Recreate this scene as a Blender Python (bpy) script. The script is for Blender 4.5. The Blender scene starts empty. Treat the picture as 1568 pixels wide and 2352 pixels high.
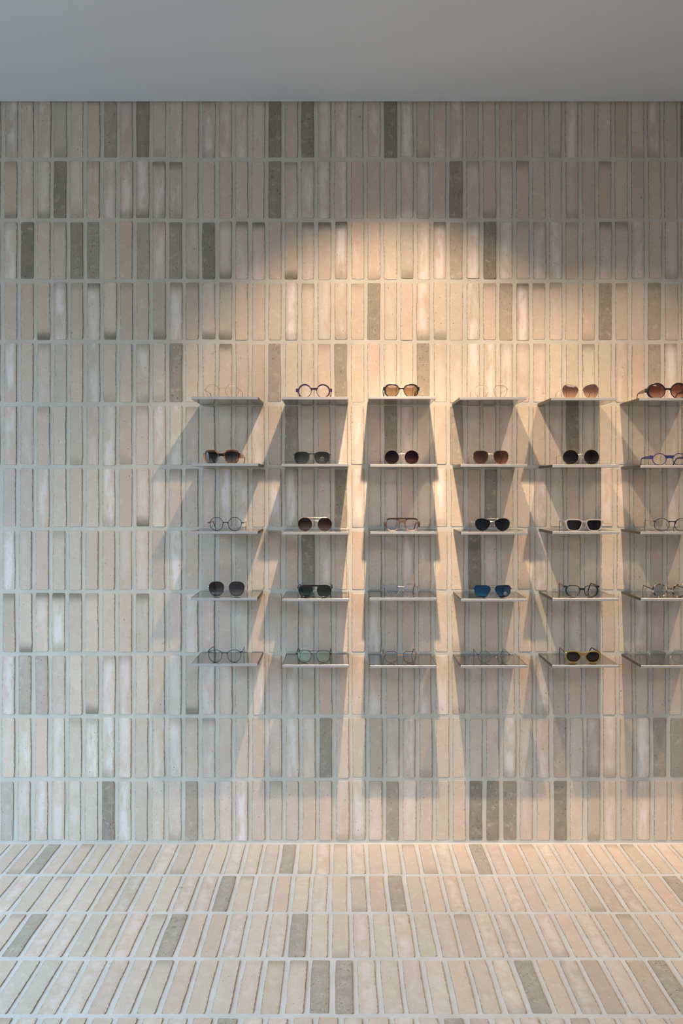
import bpy, math, random
from mathutils import Vector

# ------------------------------------------------------------------ camera, light, exposure
SC = bpy.context.scene
COL = SC.collection
PI = math.pi
F, W, H = 1761.0, 1568.0, 2352.0          # focal length in pixels for a 1568 x 2352 frame
D, EYE = 3.0, 1.39                        # distance of the brick wall, eye height
HOR = 1120.0                              # the horizon's row in the frame
PX = D / F

cam_d = bpy.data.cameras.new('camera'); cam = bpy.data.objects.new('camera', cam_d); COL.objects.link(cam)
cam.location = (0, -D, EYE); cam.rotation_euler = (PI / 2, 0, 0)
cam_d.sensor_fit = 'VERTICAL'; cam_d.sensor_height = 24.0; cam_d.lens = 24.0 * F / H
cam_d.shift_y = -(H / 2 - HOR) / H
cam_d.clip_start = 0.05
SC.camera = cam

world = bpy.data.worlds.new('daylight'); SC.world = world; world.use_nodes = True
_t = world.node_tree; bg = _t.nodes['Background']
# overcast sky: brighter towards the zenith, dim ground below the horizon
_g = _t.nodes.new('ShaderNodeTexCoord'); _s = _t.nodes.new('ShaderNodeSeparateXYZ'); _t.links.new(_g.outputs['Generated'], _s.inputs[0])
_r = _t.nodes.new('ShaderNodeValToRGB'); _t.links.new(_s.outputs[2], _r.inputs[0])
_e = _r.color_ramp.elements
_e[0].position = 0.0; _e[0].color = (0.05, 0.05, 0.05, 1); _e[1].position = 1.0; _e[1].color = (0.47, 0.74, 1.0, 1)
_k = _e.new(0.02); _k.color = (0.10, 0.11, 0.12, 1)
_k = _e.new(0.30); _k.color = (0.34, 0.53, 0.73, 1)
_t.links.new(_r.outputs[0], bg.inputs['Color'])
bg.inputs['Strength'].default_value = 16.8

SPOT_ENERGY = 86.0
def spot(x, e, down, half, peak):
    """ceiling spot 0.955 m off the wall, its axis `down` degrees below the horizontal; reflector beam brighter at its centre"""
    l = bpy.data.lights.new('ceiling_spot_light', 'SPOT'); o = bpy.data.objects.new('ceiling_spot_light', l); COL.objects.link(o)
    l.energy = e; l.color = (1.0, 0.72, 0.48); l.spot_size = math.radians(2 * half); l.spot_blend = 0.62
    l.shadow_soft_size = 0.020
    o.location = (x, -0.955, 2.86)
    d = Vector((0, math.cos(math.radians(down)), -math.sin(math.radians(down))))
    o.rotation_euler = d.to_track_quat('-Z', 'Y').to_euler()
    l.use_nodes = True; t = l.node_tree; em = t.nodes['Emission']
    tc = t.nodes.new('ShaderNodeTexCoord'); sp = t.nodes.new('ShaderNodeSeparateXYZ'); t.links.new(tc.outputs['Normal'], sp.inputs[0])
    def mth(op, a, b=None):
        m_ = t.nodes.new('ShaderNodeMath'); m_.operation = op
        for i, v in enumerate((a, b)):
            if v is None: continue
            if isinstance(v, bpy.types.NodeSocket): t.links.new(v, m_.inputs[i])
            else: m_.inputs[i].default_value = v
        return m_.outputs[0]
    t.links.new(mth('ADD', 1.0, mth('MULTIPLY', mth('POWER', mth('ABSOLUTE', sp.outputs[2]), 42.0), peak)), em.inputs['Strength'])
spot(0.206, SPOT_ENERGY, 62.5, 41.5, 3.4)
spot(1.015, SPOT_ENERGY * 0.56, 66, 35.5, 3.8)
spot(1.87, SPOT_ENERGY * 0.56, 66, 35.5, 3.8)

def portal(name, loc, target, sx, sy):     # guides the sampling of the sky light that enters by a window
    l = bpy.data.lights.new(name, 'AREA'); o = bpy.data.objects.new(name, l); COL.objects.link(o)
    l.shape = 'RECTANGLE'; l.size = sx; l.size_y = sy; l.cycles.is_portal = True
    o.location = loc
    o.rotation_euler = (Vector(target) - Vector(loc)).to_track_quat('-Z', 'Y').to_euler()
portal('left_window_portal', (-3.22, -2.45, 1.435), (0, -2.45, 1.435), 3.8, 2.65)

def fill_light(name, loc, sx, sy, e, col):
    l = bpy.data.lights.new(name, 'AREA'); o = bpy.data.objects.new(name, l); COL.objects.link(o)
    l.shape = 'RECTANGLE'; l.size = sx; l.size_y = sy; l.energy = e; l.color = col; o.location = loc
fill_light('added_fill_light', (0.4, -4.3, 2.80), 2.4, 0.9, 46.0, (1.0, 0.78, 0.60))  # unseen warm fill, added behind the camera to lift the shelf shadows

SC.view_settings.view_transform = 'Standard'; SC.view_settings.look = 'None'
SC.view_settings.gamma = 1.0; SC.view_settings.use_curve_mapping = False
SC.view_settings.exposure = 0.0

# ------------------------------------------------------------------ helpers
def wx(px): return (px - 784.0) * PX
def wz(py): return EYE + (HOR - py) * PX

class NT:
    def __init__(s, name):
        s.m = bpy.data.materials.new(name); s.m.use_nodes = True
        s.t = s.m.node_tree; s.t.nodes.clear()
        s.out = s.n('ShaderNodeOutputMaterial')
    def n(s, k, **kw):
        x = s.t.nodes.new(k)
        for a, b in kw.items():
            if a.startswith('i_'):
                key = a[2:]
                x.inputs[int(key) if key.isdigit() else key.replace('_', ' ')].default_value = b
            else: setattr(x, a, b)
        return x
    def l(s, a, b): s.t.links.new(a, b)
    def put(s, sock, v):
        if hasattr(v, 'is_linked') or isinstance(v, bpy.types.NodeSocket): s.l(v, sock)
        else: sock.default_value = v
    def math(s, op, a, b=None, c=None, clamp=False):
        x = s.n('ShaderNodeMath', operation=op, use_clamp=clamp)
        s.put(x.inputs[0], a)
        if b is not None: s.put(x.inputs[1], b)
        if c is not None: s.put(x.inputs[2], c)
        return x.outputs[0]
    def mix(s, f, a, b, mode='MIX'):
        x = s.n('ShaderNodeMix', data_type='RGBA', blend_type=mode)
        s.put(x.inputs[0], f); s.put(x.inputs[6], a); s.put(x.inputs[7], b)
        return x.outputs[2]
    def smooth(s, v, lo, hi, a=0.0, b=1.0):
        x = s.n('ShaderNodeMapRange', interpolation_type='SMOOTHSTEP')
        s.put(x.inputs['Value'], v); s.put(x.inputs['From Min'], lo); s.put(x.inputs['From Max'], hi)
        x.inputs['To Min'].default_value = a; x.inputs['To Max'].default_value = b
        return x.outputs[0]
    def noise(s, vec, scale, detail=3.0, rough=0.55):
        x = s.n('ShaderNodeTexNoise'); s.l(vec, x.inputs['Vector'])
        x.inputs['Scale'].default_value = scale; x.inputs['Detail'].default_value = detail; x.inputs['Roughness'].default_value = rough
        return x.outputs['Fac']
    def mapping(s, vec, sc=(1, 1, 1), loc=(0, 0, 0)):
        x = s.n('ShaderNodeMapping'); s.l(vec, x.inputs['Vector'])
        x.inputs['Scale'].default_value = sc; x.inputs['Location'].default_value = loc
        return x.outputs[0]

def C4(c): return (c[0], c[1], c[2], 1.0)

def simple(name, col, rough=0.5, metal=0.0, coat=0.0):
    n = NT(name); b = n.n('ShaderNodeBsdfPrincipled')
    tc = n.n('ShaderNodeTexCoord').outputs['Object']
    nz = n.noise(tc, 300, 2)
    c = n.mix(n.math('MULTIPLY', nz, 0.25), C4(col), C4([v * 0.7 for v in col]))
    n.l(c, b.inputs['Base Color']); b.inputs['Roughness'].default_value = rough; b.inputs['Metallic'].default_value = metal
    b.inputs['Coat Weight'].default_value = coat
    n.l(b.outputs[0], n.out.inputs[0]); return n.m

def tortoise(name, cols, scale=110, rough=0.18):
    n = NT(name); b = n.n('ShaderNodeBsdfPrincipled')
    tc = n.n('ShaderNodeTexCoord').outputs['Object']
    nz = n.noise(tc, scale, 2, 0.5)
    r = n.n('ShaderNodeValToRGB'); n.l(nz, r.inputs[0])
    e = r.color_ramp.elements
    e[0].position = 0.40; e[0].color = C4(cols[0]); e[1].position = 0.60; e[1].color = C4(cols[-1])
    if len(cols) == 3: k = e.new(0.5); k.color = C4(cols[1])
    n.l(r.outputs[0], b.inputs['Base Color']); b.inputs['Roughness'].default_value = rough
    n.l(b.outputs[0], n.out.inputs[0]); return n.m

def zramp(name, stops, rough=0.2):      # colours laminated over the height of a frame: [(z in mm, colour)]
    n = NT(name); b = n.n('ShaderNodeBsdfPrincipled')
    tc = n.n('ShaderNodeTexCoord').outputs['Object']
    sp = n.n('ShaderNodeSeparateXYZ'); n.l(tc, sp.inputs[0])
    nz = n.math('MULTIPLY', n.math('SUBTRACT', n.noise(tc, 160, 2), 0.5), 0.06)
    r = n.n('ShaderNodeValToRGB'); n.l(n.math('ADD', n.math('DIVIDE', sp.outputs[2], 0.06), nz), r.inputs[0])
    e = r.color_ramp.elements
    for i, (z, c) in enumerate(stops):
        k = e[i] if i < 2 else e.new(z / 60.0)
        k.position = z / 60.0; k.color = C4(c)
    n.l(r.outputs[0], b.inputs['Base Color']); b.inputs['Roughness'].default_value = rough
    n.l(b.outputs[0], n.out.inputs[0]); return n.m

def lens_mat(name, bottom, top, h=48.0, refl=0.06, rcol=(1, 1, 1), rough=0.02, fk=0.4):
    """see-through lens: tint runs from the bottom colour to the top colour, with a reflecting surface"""
    n = NT(name)
    tc = n.n('ShaderNodeTexCoord').outputs['Object']
    sp = n.n('ShaderNodeSeparateXYZ'); n.l(tc, sp.inputs[0])
    f = n.smooth(sp.outputs[2], 0.004, h / 1000.0 * 0.8)
    c = n.mix(f, C4([v ** 0.5 for v in bottom]), C4([v ** 0.5 for v in top]))
    t = n.n('ShaderNodeBsdfTransparent'); n.l(c, t.inputs[0])
    g = n.n('ShaderNodeBsdfGlossy'); g.inputs['Color'].default_value = C4(rcol); g.inputs['Roughness'].default_value = rough
    lw = n.n('ShaderNodeFresnel'); lw.inputs[0].default_value = 1.5
    fac = n.math('ADD', n.math('MULTIPLY', lw.outputs[0], fk), refl, clamp=True)
    m = n.n('ShaderNodeMixShader'); n.l(fac, m.inputs[0]); n.l(t.outputs[0], m.inputs[1]); n.l(g.outputs[0], m.inputs[2])
    n.l(m.outputs[0], n.out.inputs[0]); return n.m

# ------------------------------------------------------------------ brick, mortar, paint, steel
def brick_material():
    n = NT('pale_clay_brick'); b = n.n('ShaderNodeBsdfPrincipled')
    pos = n.n('ShaderNodeNewGeometry').outputs['Position']
    bc = n.n('ShaderNodeAttribute', attribute_name='brick_colour')
    bp = n.n('ShaderNodeAttribute', attribute_name='brick_wear')
    spp = n.n('ShaderNodeSeparateColor'); n.l(bp.outputs['Color'], spp.inputs[0])
    tip_t, tip_b, white = spp.outputs[0], spp.outputs[1], spp.outputs[2]
    grey = bp.outputs['Alpha']
    uv = n.n('ShaderNodeUVMap', uv_map='UVMap'); su = n.n('ShaderNodeSeparateXYZ'); n.l(uv.outputs[0], su.inputs[0])
    u, v = su.outputs[0], su.outputs[1]
    n1 = n.noise(pos, 16, 4, 0.6); n2 = n.noise(n.mapping(pos, (1, 1, 1), (7, 3, 5)), 34, 4, 0.65)
    fine = n.noise(n.mapping(pos, (60, 60, 330)), 1.0, 3, 0.6)
    grain = n.noise(pos, 420, 3, 0.6)
    # body: mottling within each brick
    col = n.mix(n.smooth(n1, 0.30, 0.72), n.mix(0.22, bc.outputs['Color'], (0.52, 0.40, 0.29, 1)), bc.outputs['Color'])
    col = n.mix(n.math('MULTIPLY', n.smooth(n2, 0.52, 0.75), 0.35), col, (0.80, 0.74, 0.64, 1))
    col = n.mix(n.math('MULTIPLY', fine, 0.34), col, n.mix(1.0, col, (0.72, 0.68, 0.62, 1), 'MULTIPLY'))
    col = n.mix(n.math('MULTIPLY', n.smooth(grain, 0.50, 0.66), 0.16), col, (0.36, 0.29, 0.22, 1))
    # chalky blooms
    wn = n.noise(n.mapping(pos, (22, 22, 7), (3, 9, 1)), 1.0, 3, 0.6)
    cu = n.smooth(n.math('ABSOLUTE', n.math('SUBTRACT', u, 0.5)), 0.48, 0.15)
    wm = n.math('MULTIPLY', n.math('MULTIPLY', white, n.smooth(wn, 0.36, 0.62)), cu)
    col = n.mix(wm, col, (0.80, 0.75, 0.74, 1))
    # burnt ends
    e1 = n.math('MULTIPLY', tip_t, n.smooth(n.math('ADD', v, n.math('MULTIPLY', n.math('SUBTRACT', n2, 0.5), 0.10)), 0.80, 0.99))
    e2 = n.math('MULTIPLY', tip_b, n.smooth(n.math('ADD', v, n.math('MULTIPLY', n.math('SUBTRACT', n2, 0.5), 0.10)), 0.22, 0.01))
    col = n.mix(n.math('MAXIMUM', e1, e2), col, (0.17, 0.155, 0.115, 1))
    # pores and pits
    pn = n.noise(n.mapping(pos, (150, 150, 110)), 1.0, 1.5, 0.5)
    pth = n.math('SUBTRACT', 0.75, n.math('MULTIPLY', grey, 0.07))
    pit = n.smooth(pn, pth, n.math('ADD', pth, 0.03))
    col = n.mix(n.math('MULTIPLY', pit, 0.75), col, (0.13, 0.10, 0.07, 1))
    p2 = n.smooth(n.noise(n.mapping(pos, (330, 330, 300), (2, 8, 4)), 1.0, 2, 0.6), n.math('SUBTRACT', 0.67, n.math('MULTIPLY', grey, 0.05)), n.math('SUBTRACT', 0.73, n.math('MULTIPLY', grey, 0.05)))
    col = n.mix(n.math('MULTIPLY', p2, 0.45), col, (0.24, 0.18, 0.12, 1))
    cr = n.noise(n.mapping(pos, (55, 55, 16), (1, 6, 9)), 1.0, 4, 0.75)
    crk = n.math('MULTIPLY', n.smooth(n.math('ABSOLUTE', n.math('SUBTRACT', cr, 0.5)), 0.012, 0.004), n.smooth(n.noise(n.mapping(pos, (1, 1, 1), (4, 4, 9)), 22, 2), 0.60, 0.68))
    crk = n.math('MULTIPLY', crk, n.smooth(grey, 0.3, 0.8))
    col = n.mix(n.math('MULTIPLY', crk, 0.8), col, (0.10, 0.08, 0.055, 1))
    st = n.noise(n.mapping(pos, (1, 1, 1), (11, 2, 17)), 26, 5, 0.7)
    col = n.mix(n.math('MULTIPLY', n.smooth(st, 0.64, 0.76), 0.45), col, (0.28, 0.20, 0.14, 1))
    # dirt and mortar-gap shade painted as a crumbled line along the long arrises
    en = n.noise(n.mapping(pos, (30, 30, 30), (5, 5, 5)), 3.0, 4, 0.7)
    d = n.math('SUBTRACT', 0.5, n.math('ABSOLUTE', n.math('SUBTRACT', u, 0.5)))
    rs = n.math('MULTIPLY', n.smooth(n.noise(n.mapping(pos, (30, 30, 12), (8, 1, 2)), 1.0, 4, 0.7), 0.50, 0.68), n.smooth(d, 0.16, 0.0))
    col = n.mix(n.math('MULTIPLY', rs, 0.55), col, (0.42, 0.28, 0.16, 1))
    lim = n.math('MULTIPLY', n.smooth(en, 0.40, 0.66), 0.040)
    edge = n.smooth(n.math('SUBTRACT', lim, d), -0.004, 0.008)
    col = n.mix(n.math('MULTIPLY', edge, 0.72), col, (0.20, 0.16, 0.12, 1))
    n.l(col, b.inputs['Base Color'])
    n.l(n.math('SUBTRACT', 0.86, n.math('MULTIPLY', wm, 0.42)), b.inputs['Roughness'])
    hgt = n.math('ADD', n.math('MULTIPLY', fine, 0.5), n.math('MULTIPLY', grain, 0.35))
    hgt = n.math('ADD', hgt, n.math('MULTIPLY', n1, 1.4))
    hgt = n.math('SUBTRACT', hgt, n.math('ADD', n.math('MULTIPLY', pit, 1.4), n.math('ADD', n.math('MULTIPLY', p2, 0.5), n.math('MULTIPLY', crk, 0.7))))
    hgt = n.math('SUBTRACT', hgt, n.math('MULTIPLY', edge, 1.2))
    bu = n.n('ShaderNodeBump'); bu.inputs['Strength'].default_value = 0.8; bu.inputs['Distance'].default_value = 0.0019
    n.l(hgt, bu.inputs['Height']); n.l(bu.outputs[0], b.inputs['Normal'])
    n.l(b.outputs[0], n.out.inputs[0]); return n.m

def mortar_material(name='grey_lime_mortar', k=1.0, tint=(1, 1, 1)):
    n = NT(name); b = n.n('ShaderNodeBsdfPrincipled')
    pos = n.n('ShaderNodeNewGeometry').outputs['Position']
    a = n.noise(pos, 9, 4); g = n.noise(pos, 260, 4, 0.65); s = n.noise(pos, 60, 5, 0.7)
    col = n.mix(n.smooth(a, 0.35, 0.65), C4([v * k * q for v, q in zip((0.53, 0.505, 0.44), tint)]), C4([v * k * q for v, q in zip((0.585, 0.56, 0.495), tint)]))
    col = n.mix(n.math('MULTIPLY', n.smooth(s, 0.62, 0.72), 0.5), col, (0.30, 0.25, 0.18, 1))
    col = n.mix(n.math('MULTIPLY', g, 0.2), col, (0.42, 0.40, 0.34, 1))
    n.l(col, b.inputs['Base Color']); b.inputs['Roughness'].default_value = 0.9
    bu = n.n('ShaderNodeBump'); bu.inputs['Strength'].default_value = 0.6; bu.inputs['Distance'].default_value = 0.0015
    n.l(n.math('ADD', n.math('MULTIPLY', s, 1.5), n.math('MULTIPLY', g, 0.6)), bu.inputs['Height'])
    n.l(bu.outputs[0], b.inputs['Normal'])
    n.l(b.outputs[0], n.out.inputs[0]); return n.m

def paint(name, col, rough=0.8):
    n = NT(name); b = n.n('ShaderNodeBsdfPrincipled')
    pos = n.n('ShaderNodeNewGeometry').outputs['Position']
    a = n.noise(pos, 2.5, 3)
    n.l(n.mix(n.math('MULTIPLY', a, 0.3), C4(col), C4([v * 0.93 for v in col])), b.inputs['Base Color'])
    b.inputs['Roughness'].default_value = rough
    bu = n.n('ShaderNodeBump'); bu.inputs['Strength'].default_value = 0.1; bu.inputs['Distance'].default_value = 0.0005
    n.l(n.noise(pos, 300, 3), bu.inputs['Height']); n.l(bu.outputs[0], b.inputs['Normal'])
    n.l(b.outputs[0], n.out.inputs[0]); return n.m

def steel_material(name, rough, col=(0.50, 0.49, 0.47), metal=1.0):
    n = NT(name); b = n.n('ShaderNodeBsdfPrincipled')
    pos = n.n('ShaderNodeNewGeometry').outputs['Position']
    br = n.noise(n.mapping(pos, (3, 900, 900)), 1.0, 3, 0.6)
    sm = n.noise(n.mapping(pos, (5, 20, 5)), 1.0, 3)
    n.l(n.mix(br, C4([v * 0.88 for v in col]), C4(col)), b.inputs['Base Color'])
    b.inputs['Metallic'].default_value = metal
    n.l(n.math('ADD', n.math('MULTIPLY', br, 0.10), n.math('ADD', rough - 0.08, n.math('MULTIPLY', sm, 0.08))), b.inputs['Roughness'])
    bu = n.n('ShaderNodeBump'); bu.inputs['Strength'].default_value = 0.04; bu.inputs['Distance'].default_value = 0.0002
    n.l(br, bu.inputs['Height']); n.l(bu.outputs[0], b.inputs['Normal'])
    n.l(b.outputs[0], n.out.inputs[0]); return n.m

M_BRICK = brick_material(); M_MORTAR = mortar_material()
M_CEIL = paint('matt_ceiling_paint', (0.61, 0.64, 0.68)); M_WALL = paint('white_wall_paint', (0.40, 0.39, 0.375))
M_DARK = paint('dark_recess', (0.03, 0.03, 0.03)); M_ALU = simple('dark_window_frame', (0.06, 0.06, 0.065), 0.4, 0.6)
M_STEEL = steel_material('brushed_steel', 0.15, (0.52, 0.51, 0.49)); M_LIP = steel_material('satin_steel_edge', 0.42, (0.52, 0.53, 0.545), 0.65); M_SIDE = steel_material('raw_steel_side', 0.40, (0.17, 0.16, 0.13))

# ------------------------------------------------------------------ mesh building
def link(name, verts, faces, mat, parent=None, smooth=False):
    me = bpy.data.meshes.new(name); me.from_pydata([tuple(v) for v in verts], [], faces)
    if mat: me.materials.append(mat)
    if smooth:
        me.shade_smooth(); me.set_sharp_from_angle(angle=math.radians(38))
    o = bpy.data.objects.new(name, me); COL.objects.link(o)
    if parent: o.parent = parent
    return o

class MB:
    """collects shapes for one part"""
    def __init__(s): s.v = []; s.f = []
    def add(s, vs, fs):
        k = len(s.v); s.v += [tuple(p) for p in vs]; s.f += [tuple(i + k for i in f) for f in fs]
    def box(s, x0, x1, y0, y1, z0, z1, c=0.0):
        if c <= 0:
            vs = [(x, y, z) for x in (x0, x1) for y in (y0, y1) for z in (z0, z1)]
            s.add(vs, [(0, 1, 3, 2), (4, 6, 7, 5), (0, 4, 5, 1), (2, 3, 7, 6), (0, 2, 6, 4), (1, 5, 7, 3)]); return
        vs = []                                     # chamfered along every edge
        idx = {}
        for sx, X in ((-1, x0), (1, x1)):
            for sy, Y in ((-1, y0), (1, y1)):
                for sz, Z in ((-1, z0), (1, z1)):
                    idx[(sx, sy, sz, 0)] = len(vs); vs.append((X, Y - sy * c, Z - sz * c))
                    idx[(sx, sy, sz, 1)] = len(vs); vs.append((X - sx * c, Y, Z - sz * c))
                    idx[(sx, sy, sz, 2)] = len(vs); vs.append((X - sx * c, Y - sy * c, Z))
        I = idx; fs = []
        for a in (-1, 1):
            q = [(-1, -1), (1, -1), (1, 1), (-1, 1)]
            fs.append([I[(a, p, r, 0)] for p, r in (q if a > 0 else q[::-1])])
            fs.append([I[(p, a, r, 1)] for p, r in (q[::-1] if a > 0 else q)])
            fs.append([I[(p, r, a, 2)] for p, r in (q if a > 0 else q[::-1])])
        for a in (-1, 1):
            for b_ in (-1, 1):
                def o(f, flip): fs.append(f[::-1] if flip else f)
                o([I[(a, b_, -1, 0)], I[(a, b_, 1, 0)], I[(a, b_, 1, 1)], I[(a, b_, -1, 1)]], a * b_ < 0)
                o([I[(a, -1, b_, 0)], I[(a, 1, b_, 0)], I[(a, 1, b_, 2)], I[(a, -1, b_, 2)]], a * b_ > 0)
                o([I[(-1, a, b_, 1)], I[(1, a, b_, 1)], I[(1, a, b_, 2)], I[(-1, a, b_, 2)]], a * b_ < 0)
                for d_ in (-1, 1):
                    o([I[(a, b_, d_, 0)], I[(a, b_, d_, 1)], I[(a, b_, d_, 2)]], a * b_ * d_ < 0)
        s.add(vs, fs)
    def sweep(s, pts, sects, closed=False, up=Vector((0, 0, 1))):
        """pts: path; sects: per point a list of (side, height) offsets"""
        n = len(pts); m = len(sects[0]); vs = []
        P = [Vector(p) for p in pts]
        for i in range(n):
            a = P[i - 1] if (closed or i > 0) else P[i]; b = P[(i + 1) % n] if (closed or i < n - 1) else P[i]
            t = (b - a)
            t = t.normalized() if t.length > 1e-9 else Vector((1, 0, 0))
            side = t.cross(up)
            side = side.normalized() if side.length > 1e-6 else Vector((1, 0, 0))
            u2 = side.cross(t).normalized()
            for (p, q) in sects[i]: vs.append(P[i] + side * p + u2 * q)
        fs = []
        for i in range(n if closed else n - 1):
            j = (i + 1) % n
            for k in range(m):
                l = (k + 1) % m
                fs.append((i * m + k, j * m + k, j * m + l, i * m + l))
        if not closed:
            fs.append(tuple(range(m))[::1]); fs.append(tuple((n - 1) * m + k for k in range(m))[::-1])
        s.add(vs, fs)
    def tube(s, pts, r, seg=6, closed=False, up=Vector((0, 0, 1))):
        rr = r if isinstance(r, (list, tuple)) else [r] * len(pts)
        s.sweep(pts, [[(q * math.cos(2 * PI * k / seg), q * math.sin(2 * PI * k / seg)) for k in range(seg)] for q in rr], closed, up)
    def build(s, name, mat, parent=None, smooth=False, bend=0.0, scale=1.0):
        vs = s.v
        if bend: vs = [(x, y + bend * x * x, z) for x, y, z in vs]
        if scale != 1.0: vs = [(x * scale, y * scale, z * scale) for x, y, z in vs]
        return link(name, vs, s.f, mat, parent, smooth)

def empty(name, loc, label, cat, group=None, rz=0.0):
    o = bpy.data.objects.new(name, None); COL.objects.link(o); o.location = loc; o.rotation_euler = (0, 0, rz)
    o.empty_display_size = 0.05
    o['label'] = label; o['category'] = cat
    if group: o['group'] = group
    return o

def struct(name, mb, mat, parent=None, label=None):
    o = mb.build(name, mat, parent)
    if not parent: o['kind'] = 'structure'
    if label: o['label'] = label
    return o

# ------------------------------------------------------------------ the room
XL, XR, YB, ZC = -3.2, 3.6, -6.4, wz(236.0)
rnd = random.Random(11)

GREY = (0.220, 0.208, 0.165)
def brick_colour(r):
    k = r.random()
    if k < 0.42: c = (0.625, 0.545, 0.450)         # cream
    elif k < 0.66: c = (0.620, 0.510, 0.410)       # sandy
    elif k < 0.84: c = (0.605, 0.512, 0.432)       # pinkish
    elif k < 0.94: c = (0.595, 0.540, 0.450)       # stone
    else: c = (0.550, 0.490, 0.400)                # olive
    f = r.uniform(0.93, 1.05)
    return [min(0.85, v * f * r.uniform(0.98, 1.02)) for v in c]

def brick_mesh(cx, cy, w, l, proud, r, place):
    """one moulded brick: two wavy long arrises, knocked corners, sunk 4 mm in the mortar; place maps (u, v, out) to the room"""
    TS = (0.0, 0.022, 0.2, 0.4, 0.6, 0.8, 0.978, 1.0); N = 8; tx, ty = r.uniform(-0.0004, 0.0004), r.uniform(-0.0005, 0.0005)
    rows = []
    ph = [r.uniform(0, 6.28) for _ in range(4)]
    for i in range(N):
        t = TS[i]; v = -l / 2 + l * t
        a = 0.0007 * math.sin(ph[0] + 5 * t) + r.uniform(-0.0007, 0.0007)
        b = 0.0007 * math.sin(ph[1] + 5 * t) + r.uniform(-0.0007, 0.0007)
        inset = 0.0020 if i in (0, N - 1) else 0.0
        rows.append((-w / 2 + a + inset, w / 2 + b - inset, v + r.uniform(-0.0006, 0.0006) + (r.uniform(-0.001, 0.001) if i in (0, N - 1) else 0), t))
    vs, uvs = [], []
    for out, grow in ((proud, -0.0007), (-0.004, 0.0009)):
        for (a, b, v, t) in rows:
            e = grow if t in (0.0, 1.0) else 0.0
            sg = -1 if t == 0 else 1
            for x, uu in ((a - grow, 0.0), (b + grow, 1.0)):
                o = out + (tx * (uu - 0.5) * 2 + ty * (t - 0.5) * 2 + r.uniform(-0.0002, 0.0002) if out > 0 else 0)
                vs.append(place(cx + x, cy + v + sg * e, o)); uvs.append((uu, t))
    fs = []; S = 2 * N
    for i in range(N - 1):
        fs.append((2 * i, 2 * i + 1, 2 * i + 3, 2 * i + 2))
        fs.append((2 * i, 2 * i + 2, S + 2 * i + 2, S + 2 * i))
        fs.append((2 * i + 3, 2 * i + 1, S + 2 * i + 1, S + 2 * i + 3))
    fs.append((1, 0, S, S + 1)); fs.append((2 * N - 2, 2 * N - 1, S + 2 * N - 1, S + 2 * N - 2))
    return vs, uvs, fs

def finish_brick(name, vs, uvs, fs, cols, wears, parent):
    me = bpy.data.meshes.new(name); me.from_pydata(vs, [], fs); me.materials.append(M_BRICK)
    ul = me.uv_layers.new(name='UVMap')
    for lp in me.loops: ul.data[lp.index].uv = uvs[lp.vertex_index]
    a = me.color_attributes.new('brick_colour', 'FLOAT_COLOR', 'POINT'); b = me.color_attributes.new('brick_wear', 'FLOAT_COLOR', 'POINT')
    a.data.foreach_set('color', [c for q in cols for c in q]); b.data.foreach_set('color', [c for q in wears for c in q])
    o = bpy.data.objects.new(name, me); COL.objects.link(o); o.parent = parent
    return o

def wear(r, grey=0.0, tt=None, tb=None, wh=None):
    if tt is None: tt = r.choice([0, 0, 0, 0, 0, 0, 0, r.uniform(0.3, 0.8)])
    if tb is None: tb = r.choice([0, 0, 0, 0, 0, 0, 0, r.uniform(0.3, 0.8)])
    if wh is None: wh = r.choice([0, 0, 0, 0, 0.1, 0.2, 0.3, 0.5, 0.7])
    if grey: tt, tb, wh = 0, 0, 0
    return (tt, tb, wh, grey)

# --- back wall: mortar bed with twelve courses of upright bricks
wb = MB(); wb.box(XL - 0.2, XR + 0.2, 0.0, 0.25, -0.3, ZC + 0.14)
wall = struct('wall_back', wb, M_MORTAR)
JY = [230.0, 366.5, 506.0, 645.5, 785.0, 928.5, 1072.0, 1214.5, 1358.5, 1501.5, 1645.0, 1789.5, 1934.0]
K0 = [26, 24.5, 24.5, 25, 24.5, 24, 22.5, 21, 20.5, 20, 19, 17.5]
K40 = [1538.5, 1540, 1541, 1540.5, 1540.5, 1541, 1544, 1546, 1548, 1550, 1553, 1554]
# darker bricks of each course, by where they stand along the course
DARK = [
    {250: .55, 329: .9, 635: .95, 710: .85, 895: .9, 26: .25},
    {138: .9, 633: .85, 1050: .8},
    {64: 1., 177: .8, 213: .7, 326: .5, 402: .55, 479: .95, 1125: .95, 1051: .35},
    {857: .8, 1390: .8, 1500: .45, 1165: .4, 1203: .3, 362: .25},
    {400: .85, 629: .65, 782: .8, 972: .7, 1503: .5},
    {669: .8, 900: .85, 1054: .7, 1321: .95},
    {783: .85, 1130: .9, 627: .25, 669: .3},
    {703: .9, 1090: .95},
    {20: .25, 326: .2},
    {58: .5, 95: .4, 438: .3, 20: .0},
    {749: .75, 1284: .5, 1514: .6, 1554: .45, 862: .25, 1359: .25},
    {245: .9, 436: .45, 900: .7, 1091: .95, 1131: .9, 1169: .8, 1284: .85, 20: .35, 1359: .2}]
TOPS = [{214: .7, 137: .4}, {362: .7, 406: .7, 672: .5, 208: .4, 1086: .4, 1200: .6, 1387: .5},
        {402: .8, 558: .8, 596: .9, 706: .7, 744: .9, 782: 1., 1013: .8, 1387: .8, 1425: .6, 1300: .3},
        {213: .8, 402: .6, 440: .5, 137: .4, 1165: .9, 1203: .9, 1241: .7, 1280: .5, 1500: .9, 1432: .5, 707: .5, 1112: .5},
        {515: .8, 1355: .6, 97: .4, 1503: .5, 1540: .5}, {}, {440: .6, 402: .5, 592: .6, 669: .6}, {640: .5},
        {20: .6, 97: .8, 135: .95, 172: .8, 326: .7}, {286: .4}, {478: .5}, {1091: .4, 1131: .4}]
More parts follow.
